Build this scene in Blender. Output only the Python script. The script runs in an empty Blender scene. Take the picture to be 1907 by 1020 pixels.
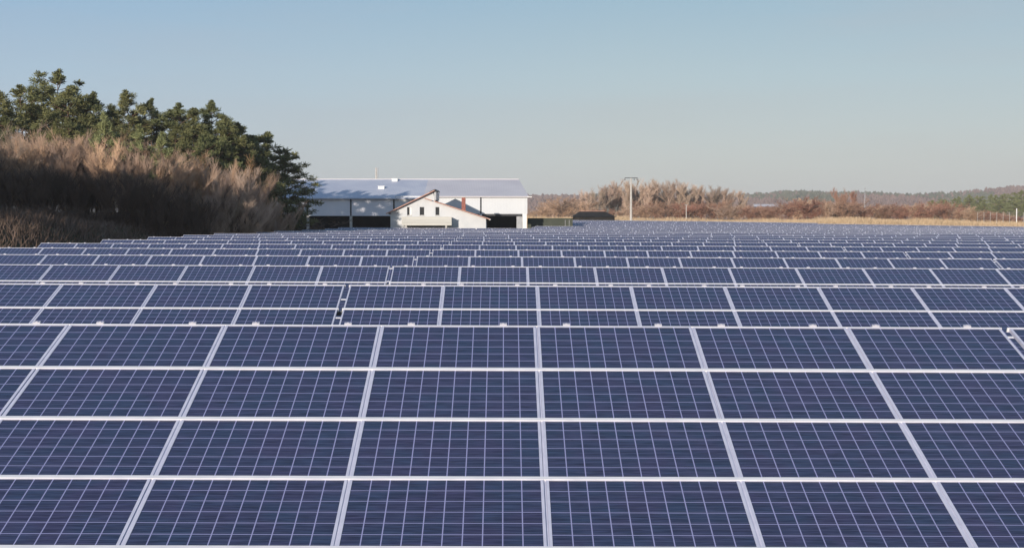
import bpy, math, random
import numpy as np
from mathutils import Vector, Matrix, Euler

# ------------------------------------------------------------------ camera / light
S = bpy.context.scene
COL = S.collection
R = math.radians
ZC = 3.65                      # camera height (m)
F = 2357.0                     # focal length in photo pixels (1907 wide)
HOR, VPX = 403.0, 936.0        # horizon row, vanishing column of +Y (photo pixels)
cam_d = bpy.data.cameras.new('camera')
cam_d.sensor_width = 36; cam_d.lens = F/1907*36
cam_d.clip_start = 0.1; cam_d.clip_end = 12000
cam = bpy.data.objects.new('camera', cam_d); COL.objects.link(cam)
cam.location = (0, 0, ZC)
cam.rotation_euler = (R(90)-math.atan((510-HOR)/F), 0, -math.atan((953.5-VPX)/F))
S.camera = cam
S.render.resolution_x = 1024; S.render.resolution_y = 547

SUN_EL, SUN_AZ = 11.0, 203.0   # azimuth clockwise from +Y
W = bpy.data.worlds.new('World'); S.world = W; W.use_nodes = True
nt = W.node_tree; bg = nt.nodes['Background']
sky = nt.nodes.new('ShaderNodeTexSky'); sky.sky_type = 'NISHITA'; sky.sun_disc = False
sky.sun_elevation = R(SUN_EL); sky.sun_rotation = R(SUN_AZ)
sky.altitude = 300; sky.air_density = 1.0; sky.dust_density = 1.6; sky.ozone_density = 1.0
bg.inputs[1].default_value = 0.15
# pale winter air low in the sky, clear Nishita sky above it
def _n(t): return nt.nodes.new(t)
_tc=_n('ShaderNodeTexCoord'); _sp=_n('ShaderNodeSeparateXYZ'); nt.links.new(_tc.outputs['Generated'],_sp.inputs[0])
_rp=_n('ShaderNodeValToRGB'); _el=_rp.color_ramp.elements
def _lin(c): return tuple(((v/255+.055)/1.055)**2.4 for v in c)
_stops=[(0.0,(195,196,194)),(.05,(190,197,199)),(.11,(175,194,204)),(.17,(154,183,202)),(.30,(132,166,194)),(.6,(110,148,190))]
_el[0].position=0; _el[1].position=.6
for p_,c_ in _stops[1:-1]: _el.new(p_)
for e_,(p_,c_) in zip(_rp.color_ramp.elements,_stops): e_.position=p_; e_.color=(*_lin(c_),1)
nt.links.new(_sp.outputs[2],_rp.inputs[0])
_cn=_n('ShaderNodeTexNoise'); _mp=_n('ShaderNodeMapping'); _mp.inputs['Scale'].default_value=(1.2,1.2,9)
nt.links.new(_tc.outputs['Generated'],_mp.inputs[0]); nt.links.new(_mp.outputs[0],_cn.inputs['Vector']); _cn.inputs['Scale'].default_value=2.2; _cn.inputs['Detail'].default_value=5
_mc=_n('ShaderNodeMapRange'); _mc.inputs[1].default_value=.45; _mc.inputs[2].default_value=.75; _mc.inputs[4].default_value=.34
nt.links.new(_cn.outputs[0],_mc.inputs[0])
_m0=_n('ShaderNodeMix'); _m0.data_type='RGBA'; nt.links.new(_mc.outputs[0],_m0.inputs[0]); nt.links.new(_rp.outputs[0],_m0.inputs[6]); _m0.inputs[7].default_value=(.46,.46,.49,1)
_az=_n('ShaderNodeMapRange'); _az.inputs[1].default_value=.1; _az.inputs[2].default_value=-.5; _az.inputs[4].default_value=.75   # bluer towards the left
nt.links.new(_sp.outputs[0],_az.inputs[0])
_m1=_n('ShaderNodeMix'); _m1.data_type='RGBA'; _m1.blend_type='MULTIPLY'; nt.links.new(_az.outputs[0],_m1.inputs[0]); nt.links.new(_m0.outputs[2],_m1.inputs[6]); _m1.inputs[7].default_value=(.82,.92,1.14,1)
_sc=_n('ShaderNodeVectorMath'); _sc.operation='SCALE'; nt.links.new(_m1.outputs[2],_sc.inputs[0]); _sc.inputs['Scale'].default_value=1/(.15*1.2746)
_bl=_n('ShaderNodeMapRange'); _bl.inputs[1].default_value=.2; _bl.inputs[2].default_value=.9; _bl.inputs[3].default_value=.92; _bl.inputs[4].default_value=.35
nt.links.new(_sp.outputs[2],_bl.inputs[0])
_m2=_n('ShaderNodeMix'); _m2.data_type='RGBA'; nt.links.new(_bl.outputs[0],_m2.inputs[0]); nt.links.new(sky.outputs[0],_m2.inputs[6]); nt.links.new(_sc.outputs[0],_m2.inputs[7])
nt.links.new(_m2.outputs[2], bg.inputs[0])
sl = bpy.data.lights.new('sun', 'SUN'); sl.energy = 3.7; sl.angle = R(0.5); sl.color = (1.0, .89, .77)
sun = bpy.data.objects.new('sun', sl); COL.objects.link(sun)
_a, _e = R(SUN_AZ), R(SUN_EL)
SUNV = Vector((math.sin(_a)*math.cos(_e), math.cos(_a)*math.cos(_e), math.sin(_e)))
sun.rotation_euler = (-SUNV).to_track_quat('-Z', 'Y').to_euler()
sun.location = (-60, -80, 60)
S.view_settings.view_transform = 'Standard'; S.view_settings.look = 'None'
S.view_settings.exposure = 0.35; S.view_settings.gamma = 1.0
S.view_settings.use_curve_mapping = False

def X_at(px, Y): return (px-VPX)/F*Y          # lateral metres of an image column at depth Y
def Z_at(py, Y): return ZC + (HOR-py)/F*Y     # height of an image row at depth Y

# ------------------------------------------------------------------ helpers
class MB:
    def __init__(s): s.v=[]; s.f=[]; s.m=[]; s.uv=[]; s.t=[]
    def face(s, pts, m=0, uv=None, t=0.0):
        b=len(s.v); s.v.extend([tuple(p) for p in pts]); n=len(pts)
        s.f.append(tuple(range(b,b+n))); s.m.append(m); s.t.append(t)
        s.uv.append(uv if uv else [(0,0)]*n)
    def box(s, lo, hi, m=0, M=None):
        x0,y0,z0=lo; x1,y1,z1=hi
        c=[(x0,y0,z0),(x1,y0,z0),(x1,y1,z0),(x0,y1,z0),(x0,y0,z1),(x1,y0,z1),(x1,y1,z1),(x0,y1,z1)]
        if M is not None: c=[tuple(M@Vector(p)) for p in c]
        b=len(s.v); s.v.extend(c)
        for q in ((3,2,1,0),(4,5,6,7),(0,1,5,4),(1,2,6,5),(2,3,7,6),(3,0,4,7)):
            s.f.append(tuple(b+i for i in q)); s.m.append(m); s.t.append(0.0)
            s.uv.append([(0,0)]*4)
    def prism(s, poly, y0, y1, m=0):            # polygon in XZ extruded along Y
        n=len(poly); b=len(s.v)
        s.v.extend([(x,y0,z) for x,z in poly]+[(x,y1,z) for x,z in poly])
        def add(q): s.f.append(q); s.m.append(m); s.t.append(0.0); s.uv.append([(0,0)]*len(q))
        add(tuple(b+i for i in range(n))); add(tuple(b+n+i for i in reversed(range(n))))
        for i in range(n):
            j=(i+1)%n; add((b+j,b+i,b+n+i,b+n+j))
    def prismx(s, poly, x0, x1, m=0):           # polygon in YZ extruded along X
        n=len(poly); b=len(s.v)
        s.v.extend([(x0,y,z) for y,z in poly]+[(x1,y,z) for y,z in poly])
        def add(q): s.f.append(q); s.m.append(m); s.t.append(0.0); s.uv.append([(0,0)]*len(q))
        add(tuple(b+i for i in reversed(range(n)))); add(tuple(b+n+i for i in range(n)))
        for i in range(n):
            j=(i+1)%n; add((b+i,b+j,b+n+j,b+n+i))
    def tube(s, pts, rad, k=4, m=0, t=0.0):
        b=len(s.v); n=len(pts)
        for i,p in enumerate(pts):
            p=Vector(p); a=Vector(pts[max(i-1,0)]); c=Vector(pts[min(i+1,n-1)])
            d=(c-a); d = d.normalized() if d.length>1e-9 else Vector((0,0,1))
            u=d.orthogonal().normalized(); w=d.cross(u); r=rad[i] if isinstance(rad,(list,tuple)) else rad
            for j in range(k):
                an=2*math.pi*j/k; s.v.append(tuple(p+(u*math.cos(an)+w*math.sin(an))*r))
        for i in range(n-1):
            for j in range(k):
                j2=(j+1)%k
                s.f.append((b+i*k+j,b+i*k+j2,b+(i+1)*k+j2,b+(i+1)*k+j)); s.m.append(m); s.t.append(t)
                s.uv.append([(0,0)]*4)
        s.f.append(tuple(b+(n-1)*k+j for j in range(k))); s.m.append(m); s.t.append(t); s.uv.append([(0,0)]*k)
    def mesh(s, name, mats):
        me=bpy.data.meshes.new(name); me.from_pydata(s.v,[],s.f); me.update()
        for mt in mats: me.materials.append(mt)
        me.polygons.foreach_set('material_index', s.m)
        uvl=me.uv_layers.new(name='UVMap')
        uvl.data.foreach_set('uv', [c for f in s.uv for p in f for c in p])
        at=me.attributes.new('tone','FLOAT','FACE'); at.data.foreach_set('value', s.t)
        return me
    def obj(s, name, mats, parent=None, loc=(0,0,0), rot=(0,0,0)):
        if not isinstance(mats,(list,tuple)): mats=[mats]
        return link(name, s.mesh(name, mats), parent, loc, rot)
def link(name, data, parent=None, loc=(0,0,0), rot=(0,0,0)):
    o=bpy.data.objects.new(name,data); COL.objects.link(o)
    if parent: o.parent=parent
    o.location=loc; o.rotation_euler=rot
    return o
def tag(o,label,cat,group=None):
    o['label']=label; o['category']=cat
    if group: o['group']=group
    return o
def thing(name,label,cat,loc=(0,0,0),rot=(0,0,0),group=None):
    return tag(link(name,None,None,loc,rot),label,cat,group)
ORD=['zeroth','first','second','third','fourth','fifth','sixth','seventh','eighth','ninth','tenth','eleventh','twelfth','thirteenth','fourteenth','fifteenth','sixteenth','seventeenth','eighteenth','nineteenth','twentieth','twenty-first','twenty-second','twenty-third','twenty-fourth','twenty-fifth','twenty-sixth','twenty-seventh','twenty-eighth','twenty-ninth','thirtieth','thirty-first','thirty-second','thirty-third','thirty-fourth','thirty-fifth','thirty-sixth','thirty-seventh','thirty-eighth','thirty-ninth','fortieth','forty-first','forty-second','forty-third','forty-fourth','forty-fifth','forty-sixth','forty-seventh','forty-eighth','forty-ninth','fiftieth']

# ------------------------------------------------------------------ materials
def new_mat(name):
    m=bpy.data.materials.new(name); m.use_nodes=True
    return m, m.node_tree, m.node_tree.nodes['Principled BSDF']
def N(nt,t,**k):
    n=nt.nodes.new(t)
    for a,b in k.items(): setattr(n,a,b)
    return n
def M2(nt,op,a,b=None,c=None):
    n=nt.nodes.new('ShaderNodeMath'); n.operation=op
    for i,x in enumerate((a,b,c)):
        if x is None: continue
        if isinstance(x,(int,float)): n.inputs[i].default_value=x
        else: nt.links.new(x,n.inputs[i])
    return n.outputs[0]
def MIX(nt,f,a,b):
    n=nt.nodes.new('ShaderNodeMix'); n.data_type='RGBA'
    for s_,x in ((0,f),(6,a),(7,b)):
        if isinstance(x,(int,float)): n.inputs[s_].default_value=x
        elif isinstance(x,tuple): n.inputs[s_].default_value=(*x,1)
        else: nt.links.new(x,n.inputs[s_])
    return n.outputs[2]
def noisy(name, c1, c2, scale=3.0, rough=.8, metal=0.0, detail=4, spec=.3, stretch=(1,1,1), bump=0.0, use_tone=False, tint=None):
    m,nt,b=new_mat(name)
    tc=N(nt,'ShaderNodeTexCoord'); mp=N(nt,'ShaderNodeMapping'); mp.inputs['Scale'].default_value=stretch
    nt.links.new(tc.outputs['Object'],mp.inputs[0])
    no=N(nt,'ShaderNodeTexNoise'); no.inputs['Scale'].default_value=scale; no.inputs['Detail'].default_value=detail
    nt.links.new(mp.outputs[0],no.inputs['Vector'])
    f=M2(nt,'MULTIPLY_ADD',no.outputs[0],2.4,-.7)
    cl=N(nt,'ShaderNodeClamp'); nt.links.new(f,cl.inputs[0])
    col=MIX(nt,cl.outputs[0],c1,c2)
    if use_tone:
        at=N(nt,'ShaderNodeAttribute',attribute_name='tone')
        oi=N(nt,'ShaderNodeObjectInfo')
        col2=MIX(nt,at.outputs['Fac'],c1,c2)
        col=MIX(nt,.35,col2,col)
        if tint: col=MIX(nt,M2(nt,'MULTIPLY',oi.outputs['Random'],.7),col,tint)
    nt.links.new(col,b.inputs['Base Color'])
    b.inputs['Roughness'].default_value=rough; b.inputs['Metallic'].default_value=metal
    b.inputs['Specular IOR Level'].default_value=spec
    if bump:
        bp=N(nt,'ShaderNodeBump'); bp.inputs['Strength'].default_value=bump; bp.inputs['Distance'].default_value=.02
        nt.links.new(no.outputs[0],bp.inputs['Height']); nt.links.new(bp.outputs[0],b.inputs['Normal'])
    return m

def make_cells():
    m,nt,b=new_mat('silicon_cells')
    uv=N(nt,'ShaderNodeUVMap',uv_map='UVMap'); sp=N(nt,'ShaderNodeSeparateXYZ'); nt.links.new(uv.outputs[0],sp.inputs[0])
    # uv is metres inside the module (0..1.64, 0..0.99)
    mu,mv=.027,.021
    pu,pv=(1.64-2*mu)/10,(.99-2*mv)/6
    cu=M2(nt,'DIVIDE',M2(nt,'SUBTRACT',sp.outputs[0],mu),pu)
    cv=M2(nt,'DIVIDE',M2(nt,'SUBTRACT',sp.outputs[1],mv),pv)
    fu,fv=M2(nt,'FRACT',cu),M2(nt,'FRACT',cv)
    def edge(f,w):
        d=M2(nt,'MINIMUM',f,M2(nt,'SUBTRACT',1.0,f))
        return M2(nt,'LESS_THAN',d,w)
    def inner(c,n): return M2(nt,'LESS_THAN',M2(nt,'ABSOLUTE',M2(nt,'SUBTRACT',c,n/2)),n/2-.2)
    line=M2(nt,'MAXIMUM',M2(nt,'MULTIPLY',edge(fu,.029),inner(cu,10)),M2(nt,'MULTIPLY',edge(fv,.026),inner(cv,6)))
    oi=N(nt,'ShaderNodeObjectInfo'); at=N(nt,'ShaderNodeAttribute',attribute_name='tone')
    rnd=M2(nt,'FRACT',M2(nt,'ADD',oi.outputs['Random'],at.outputs['Fac']))
    cid=N(nt,'ShaderNodeCombineXYZ')
    nt.links.new(M2(nt,'FLOOR',cu),cid.inputs[0]); nt.links.new(M2(nt,'FLOOR',cv),cid.inputs[1])
    nt.links.new(M2(nt,'MULTIPLY',rnd,97.0),cid.inputs[2])
    wn=N(nt,'ShaderNodeTexWhiteNoise'); nt.links.new(cid.outputs[0],wn.inputs['Vector'])
    # soft horizontal streaks of the crystal grain
    st=N(nt,'ShaderNodeCombineXYZ')
    nt.links.new(M2(nt,'MULTIPLY',sp.outputs[0],5.0),st.inputs[0]); nt.links.new(M2(nt,'MULTIPLY',sp.outputs[1],75.0),st.inputs[1])
    nt.links.new(M2(nt,'MULTIPLY',rnd,60.0),st.inputs[2])
    no=N(nt,'ShaderNodeTexNoise'); no.inputs['Scale'].default_value=1.0; no.inputs['Detail'].default_value=2
    nt.links.new(st.outputs[0],no.inputs['Vector'])
    base=MIX(nt,wn.outputs[0],CELL_A,CELL_B)
    base=MIX(nt,M2(nt,'MULTIPLY',rnd,.55),base,CELL_C)
    pt=N(nt,'ShaderNodeCombineXYZ')
    nt.links.new(M2(nt,'MULTIPLY',sp.outputs[0],2.6),pt.inputs[0]); nt.links.new(M2(nt,'MULTIPLY',sp.outputs[1],3.4),pt.inputs[1]); nt.links.new(M2(nt,'MULTIPLY',rnd,83.0),pt.inputs[2])
    pn=N(nt,'ShaderNodeTexNoise'); pn.inputs['Scale'].default_value=1.0; pn.inputs['Detail'].default_value=1; nt.links.new(pt.outputs[0],pn.inputs['Vector'])
    pm=N(nt,'ShaderNodeMapRange'); pm.inputs[1].default_value=.32; pm.inputs[2].default_value=.68; nt.links.new(M2(nt,'MULTIPLY_ADD',wn.outputs[0],.10,M2(nt,'SUBTRACT',pn.outputs[0],.05)),pm.inputs[0])
    base=MIX(nt,.75,base,MIX(nt,pm.outputs[0],(.044,.041,.092),(.029,.045,.090)))
    k=M2(nt,'MULTIPLY_ADD',no.outputs[0],2.0,0.0)
    hs=N(nt,'ShaderNodeMix'); hs.data_type='RGBA'; hs.blend_type='MULTIPLY'; hs.inputs[0].default_value=1
    kk=N(nt,'ShaderNodeCombineColor')
    for i in range(3): nt.links.new(k,kk.inputs[i])
    nt.links.new(base,hs.inputs[6]); nt.links.new(kk.outputs[0],hs.inputs[7])
    # busbars: two fine silver lines running along the module
    bb=M2(nt,'LESS_THAN',M2(nt,'ABSOLUTE',M2(nt,'SUBTRACT',M2(nt,'FRACT',M2(nt,'MULTIPLY',fv,3.0)),.5)),.022)
    c=MIX(nt,M2(nt,'MULTIPLY',bb,.30),hs.outputs[2],(.30,.31,.42))
    c=MIX(nt,line,c,GRID)
    nt.links.new(c,b.inputs['Base Color'])
    # dust film makes the glass a little uneven
    dn=N(nt,'ShaderNodeTexNoise'); dn.inputs['Scale'].default_value=2.2; dn.inputs['Detail'].default_value=5
    tc=N(nt,'ShaderNodeTexCoord'); nt.links.new(tc.outputs['Object'],dn.inputs['Vector'])
    nt.links.new(M2(nt,'MULTIPLY_ADD',dn.outputs[0],.18,.06),b.inputs['Roughness'])
    b.inputs['Specular IOR Level'].default_value=.42
    b.inputs['IOR'].default_value=1.45
    return m
CELL_A=(.031,.038,.086); CELL_B=(.045,.043,.094); CELL_C=(.031,.050,.094); GRID=(.32,.32,.53)
m_cell=make_cells()
m_frame=noisy('anodised_frame',(.55,.55,.66),(.68,.67,.77),6,.42,.1,spec=.5)
m_rail=noisy('pale_rail',(.66,.66,.69),(.80,.79,.80),5,.5,.0,stretch=(1,4,4))
m_clampm=noisy('clamp_metal',(.52,.51,.57),(.62,.61,.66),8,.4,.1)
m_steel=noisy('galvanised_steel',(.26,.27,.29),(.36,.37,.39),5,.5,.6)

# ------------------------------------------------------------------ terrain
ROWY=[13.5+8.88*i for i in range(23)]
ROWH=[1.168,1.224,1.24,1.275,1.295,1.31,1.315,1.32,1.33,1.35,1.37,1.365,1.363,1.338,1.296,1.243,1.186,1.115,1.03,.927,.81,.68,.575]
TOPH=2.47
def sm(t): t=np.clip(t,0,1); return t*t*(3-2*t)
def field_z(X,Y):              # ground height under the solar field
    h=np.interp(Y,[-80]+ROWY+[245],[1.1]+ROWH+[.5])
    return ZC-h-TOPH-.0047*np.clip(X,-60,160)-.0100*np.maximum(0,np.minimum(X,130)-25)*sm((Y-104)/94)
def ground_z(X,Y):
    X=np.asarray(X,float); Y=np.asarray(Y,float)
    z=field_z(X,Y)
    left=sm((-22.3-X)/6.5)*sm((Y-49)/28)*(1-sm((Y-420)/200))
    z=z+3.2*left
    und=.35*np.sin(X*.23+1)*np.cos(Y*.17)+.2*np.sin(X*.55)*np.sin(Y*.41+2)
    z=z+und*left
    back=sm((Y-212)/26)
    tgt=ZC-1.0-.007*np.maximum(0,np.minimum(X,130)-20)
    z=z*(1-back)+tgt*back+.25*np.sin(X*.11)*np.cos(Y*.05)*back
    far=sm((Y-600)/900)
    return z*(1-far)+(-6.0)*far
def gz(x,y): return float(ground_z(x,y))
def axis(lo,hi,step,far_lo,far_hi):
    a=list(np.arange(lo,hi+.01,step)); d=step
    x=hi
    while x<far_hi: d*=1.25; x+=d; a.append(x)
    x=lo; d=step
    while x>far_lo: d*=1.25; x-=d; a.insert(0,x)
    return np.array(a)
xs=axis(-90,130,2.0,-3000,3000); ys=axis(-20,300,2.0,-500,3500)
XX,YY=np.meshgrid(xs,ys); ZZ=ground_z(XX,YY)
nx,ny=len(xs),len(ys)
me=bpy.data.meshes.new('ground')
verts=np.stack([XX.ravel(),YY.ravel(),ZZ.ravel()],1).tolist()
faces=[(j*nx+i,j*nx+i+1,(j+1)*nx+i+1,(j+1)*nx+i) for j in range(ny-1) for i in range(nx-1)]
me.from_pydata(verts,[],faces); me.update()
me.polygons.foreach_set('use_smooth',[True]*len(faces))
def ground_mat():
    m,nt,b=new_mat('winter_meadow')
    g=N(nt,'ShaderNodeNewGeometry')
    n1=N(nt,'ShaderNodeTexNoise'); n1.inputs['Scale'].default_value=.35; n1.inputs['Detail'].default_value=6
    n2=N(nt,'ShaderNodeTexNoise'); n2.inputs['Scale'].default_value=6; n2.inputs['Detail'].default_value=8
    for n in (n1,n2): nt.links.new(g.outputs['Position'],n.inputs['Vector'])
    r=N(nt,'ShaderNodeValToRGB'); e=r.color_ramp.elements
    e[0].position=.35; e[0].color=(.030,.034,.018,1); e[1].position=.68; e[1].color=(.11,.085,.05,1)
    x=e.new(.5); x.color=(.06,.055,.03,1)
    nt.links.new(M2(nt,'MULTIPLY_ADD',n2.outputs[0],.5,M2(nt,'MULTIPLY',n1.outputs[0],.5)),r.inputs[0])
    sp=N(nt,'ShaderNodeSeparateXYZ'); nt.links.new(g.outputs['Position'],sp.inputs[0])
    # dry straw-coloured grass grows beyond the field fence line
    f1=M2(nt,'MULTIPLY',M2(nt,'SUBTRACT',sp.outputs[1],209.0),.2)
    c=N(nt,'ShaderNodeClamp'); nt.links.new(f1,c.inputs[0])
    dry=MIX(nt,n2.outputs[0],(.30,.20,.10),(.52,.38,.20))
    nt.links.new(MIX(nt,c.outputs[0],r.outputs[0],dry),b.inputs['Base Color'])
    b.inputs['Roughness'].default_value=.95; b.inputs['Specular IOR Level'].default_value=.1
    bp=N(nt,'ShaderNodeBump'); bp.inputs['Strength'].default_value=.6; bp.inputs['Distance'].default_value=.1
    nt.links.new(n2.outputs[0],bp.inputs['Height']); nt.links.new(bp.outputs[0],b.inputs['Normal'])
    return m
me.materials.append(ground_mat())
o=link('ground',me); o['kind']='structure'

# hills: a long wooded ridge far behind
def hills():
    prof_x=[-1600,-200,500,980,1110,1250,1380,1450,1560,1640,1690,1780,1850,1907,2100,2900]
    prof_y=[372,374,372,371,370,372,370,366,366,366,370,366,359,353,345,342]
    mb=MB(); cols=240
    YB=[900,1150,1400,1700,2100]; fr=[0,.35,.7,1.0,.6]
    pxs=np.linspace(-1600,2900,cols)
    hp=np.interp(pxs,prof_x,prof_y)+1.0*np.sin(pxs*.02)+.6*np.sin(pxs*.053+1)
    grid=[]
    for Yb,f in zip(YB,fr):
        row=[]
        for px,py in zip(pxs,hp):
            X=(px-VPX)/F*1700*(.6+.4*Yb/1700)
            zt=ZC+(HOR-py)/F*1700
            row.append((X,Yb,-8+(zt+8)*f))
        grid.append(row)
    me=bpy.data.meshes.new('hills'); V=[p for r in grid for p in r]
    Fc=[(j*cols+i,j*cols+i+1,(j+1)*cols+i+1,(j+1)*cols+i) for j in range(len(YB)-1) for i in range(cols-1)]
    me.from_pydata(V,[],Fc); me.update(); me.polygons.foreach_set('use_smooth',[True]*len(Fc))
    me.materials.append(noisy('winter_hillside',(.085,.060,.050),(.14,.105,.08),.02,.95,detail=6,spec=.1))
    o=link('hills',me); o['kind']='structure'
    return grid,pxs,YB
HG,HPX,HYB=hills()

# ------------------------------------------------------------------ solar tables
TILT=R(20.3); CP,SP=1.66,1.01; MW,MH=1.64,.99
ct,st_=math.cos(TILT),math.sin(TILT)
NK=5
SLEN=NK*SP+.024
# local frame: x=0 at left edge, y=0 at the upper edge (rows placed by upper edge), z=0 ground
def on(s,dn=0.0):              # point at slope distance s (0 = low edge), dn above the glass plane
    return (-(SLEN-s)*ct-dn*st_, TOPH-(SLEN-s)*st_+dn*ct)
LX,LY=.025,.019
def frame_into(mb, ox=0, oy=0, m=0, T=None):
    w,h=MW,MH
    for a in (((0,0),(w,LY)),((0,h-LY),(w,h)),((0,LY),(LX,h-LY)),((w-LX,LY),(w,h-LY))):
        (x0,y0),(x1,y1)=a
        mb.box((ox+x0,oy+y0,-.038),(ox+x1,oy+y1,.002),m,T)
def glass_into(mb, ox=0, oy=0, m=0, T=None, t=0.0):
    x0,x1,y0,y1=LX-.001,MW-LX+.001,LY-.001,MH-LY+.001
    p=[(ox+x0,oy+y0,-.002),(ox+x1,oy+y0,-.002),(ox+x1,oy+y1,-.002),(ox+x0,oy+y1,-.002)]
    if T is not None: p=[T@Vector(q) for q in p]
    mb.face(p,m,[(x0,y0),(x1,y0),(x1,y1),(x0,y1)],t)
    q=[(ox+x0,oy+y0,-.008),(ox+x0,oy+y1,-.008),(ox+x1,oy+y1,-.008),(ox+x1,oy+y0,-.008)]
    if T is not None: q=[T@Vector(a) for a in q]
    mb.face(q,m+1,None,0)
m_back=noisy('backsheet',(.62,.62,.64),(.7,.7,.72),3,.6)
b=MB(); glass_into(b); ME_GLASS=b.mesh('cell_sheet',[m_cell,m_back])
b=MB(); frame_into(b); ME_FRAME=b.mesh('module_frame',[m_frame])
b=MB(); glass_into(b,m=0); frame_into(b,m=2); ME_MODULE=b.mesh('solar_module',[m_cell,m_back,m_frame])
def plane_T(): # slope frame -> table frame
    y,z=on(0); return Matrix.Translation((0,y,z))@Matrix.Rotation(TILT,4,'X')
PT=plane_T()
_cache={}
def cached(key,fn):
    if key not in _cache: _cache[key]=fn()
    return _cache[key]
def rail_mesh(n):
    b=MB(); b.box((-.02,-.021,-.045),(n*CP,.021,.010),0); return b.mesh('cross_rail',[m_rail])
def edge_rail_mesh(n):
    b=MB(); b.box((-.02,-.006,-.045),(n*CP,.006,.005),0); return b.mesh('edge_rail',[m_rail])
def strip_mesh():
    b=MB(); b.box((-.0085,0,-.050),(.0085,SLEN-.02,-.006),0); return b.mesh('seam_strip',[m_frame])
def clamp_mesh():
    b=MB(); b.box((-.038,.012,-.02),(.038,.045,.018),0); b.box((-.012,.02,.018),(.012,.036,.024),0)
    return b.mesh('clamp',[m_clampm])
def purlin_mesh(n):
    b=MB(); L=n*CP
    b.box((-.05,-.03,-.13),(L+.05,.03,-.052),0); return b.mesh('purlin',[m_steel])
def rafter_mesh():
    b=MB(); b.box((-.03,.15,-.26),(.03,SLEN-.15,-.133),0); return b.mesh('rafter',[m_steel])
def post_mesh(h):
    b=MB(); b.box((-.05,-.035,-.4),(.05,.035,h),0); b.box((-.07,-.02,h-.12),(.07,.02,h-.02),0); return b.mesh('post',[m_steel])
def brace_mesh():
    y1,z1=on(1.3,-.25); y2,_=on(3.7); z2=.6
    b=MB(); b.tube([(0.06,y1,z1),(0.06,y2,z2)],.025,4); return b.mesh('brace',[m_steel])
def far_array_mesh(n,seed):
    rr=random.Random(seed); b=MB()
    for i in range(n):
        for k in range(NK):
            glass_into(b,i*CP,.02+k*SP+.01,0,PT,rr.random()); frame_into(b,i*CP,.02+k*SP+.01,m=2,T=PT)
    for k in range(1,NK): b.box((-.02,.02+k*SP-.021,-.045),(n*CP,.02+k*SP+.021,.010),3,PT)
    for i in range(n):
        for fx in (.2,.8): b.box((i*CP+fx*MW-.04,SLEN-.005,-.02),(i*CP+fx*MW+.04,SLEN+.035,.018),3,PT)
        if i: b.box((i*CP-.019,.03,-.05),(i*CP-.001,SLEN-.03,-.012),2,PT)
    b.box((-.02,SLEN-.018,-.045),(n*CP,SLEN+.006,.008),3,PT)
    for s in (1.0,2.5,4.1): b.box((-.05,s-.03,-.13),(n*CP+.05,s+.03,-.052),4,PT)
    k=max(2,round(n/2.75))
    for j in range(k):
        x=CP*n*(j+.5)/k
        b.box((x-.03,.15,-.26),(x+.03,SLEN-.15,-.133),4,PT)
        for s in (1.3,3.8):
            y,z=on(s,-.26); b.box((x-.05,y-.035,-.4),(x+.05,y+.035,z),4)
    return b.mesh('module_array',[m_cell,m_back,m_frame,m_rail,m_steel])
def table(row,sec,x0,n,level,total):
    Y=ROWY[row]; xa,xb=x0,x0+n*CP
    za=float(field_z(xa,Y)); zb=float(field_z(xb,Y)); rot=(0,-math.atan2(zb-za,xb-xa),0)
    lab='solar table in the %s row from the front, %s section from the left'%(ORD[row+1],ORD[sec+1])
    if level==0:
        me=cached(('far',n,(row*3+sec)%4),lambda:far_array_mesh(n,n*7+(row*3+sec)%4))
        return tag(link('solar_table',me,None,(x0,Y,za),rot),lab,'solar table','solar tables of the photovoltaic field')
    t=thing('solar_table',lab,'solar table',(x0,Y,za),rot,'solar tables of the photovoltaic field')
    for i in range(n):
        for k in range(NK):
            y,z=on(.02+k*SP+.01)
            jr=random.Random(row*9000+sec*700+i*10+k)
            L=(i*CP+jr.uniform(-.002,.002),y,z); Rr=(TILT+jr.uniform(-.0015,.0015),jr.uniform(-.0015,.0015),0)
            if level==2:
                g=link('solar_module',ME_GLASS,t,L,Rr); link('module_frame',ME_FRAME,g)
            else: link('solar_module',ME_MODULE,t,L,Rr)
    for k in range(0,NK+1):
        y,z=on(.02+k*SP if 0<k<NK else (.006 if k==0 else SLEN-.006))
        me=cached(('rail' if 0<k<NK else 'edge',n),lambda:(rail_mesh if 0<k<NK else edge_rail_mesh)(n))
        link('cross_rail',me,t,(0,y,z),(TILT,0,0))
    y,z=on(.01)
    for i in range(1,n): link('seam_strip',cached('strip',strip_mesh),t,(i*CP-.01,y,z),(TILT,0,0))
    if level==2 or row<8:
        y,z=on(SLEN-.01)
        for i in range(n):
            for fx in (.19,.79): link('clamp',cached('clamp',clamp_mesh),t,(i*CP+fx*MW,y,z),(TILT,0,0))
    for s in (1.0,2.55,4.1):
        y,z=on(s); link('purlin',cached(('pur',n),lambda:purlin_mesh(n)),t,(0,y,z),(TILT,0,0))
    k=max(2,round(n/2.75))
    for j in range(k):
        x=CP*n*(j+.5)/k; y,z=on(0)
        link('rafter',cached('raf',rafter_mesh),t,(x,y,z),(TILT,0,0))
        for s in (1.3,3.8):
            y,z=on(s,-.26); link('post',cached(('post',s),lambda:post_mesh(z)),t,(x,y,0))
        link('brace',cached('br',brace_mesh),t,(x,0,0))
SW=11*CP+.08; GX=-2.75+.04
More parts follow.
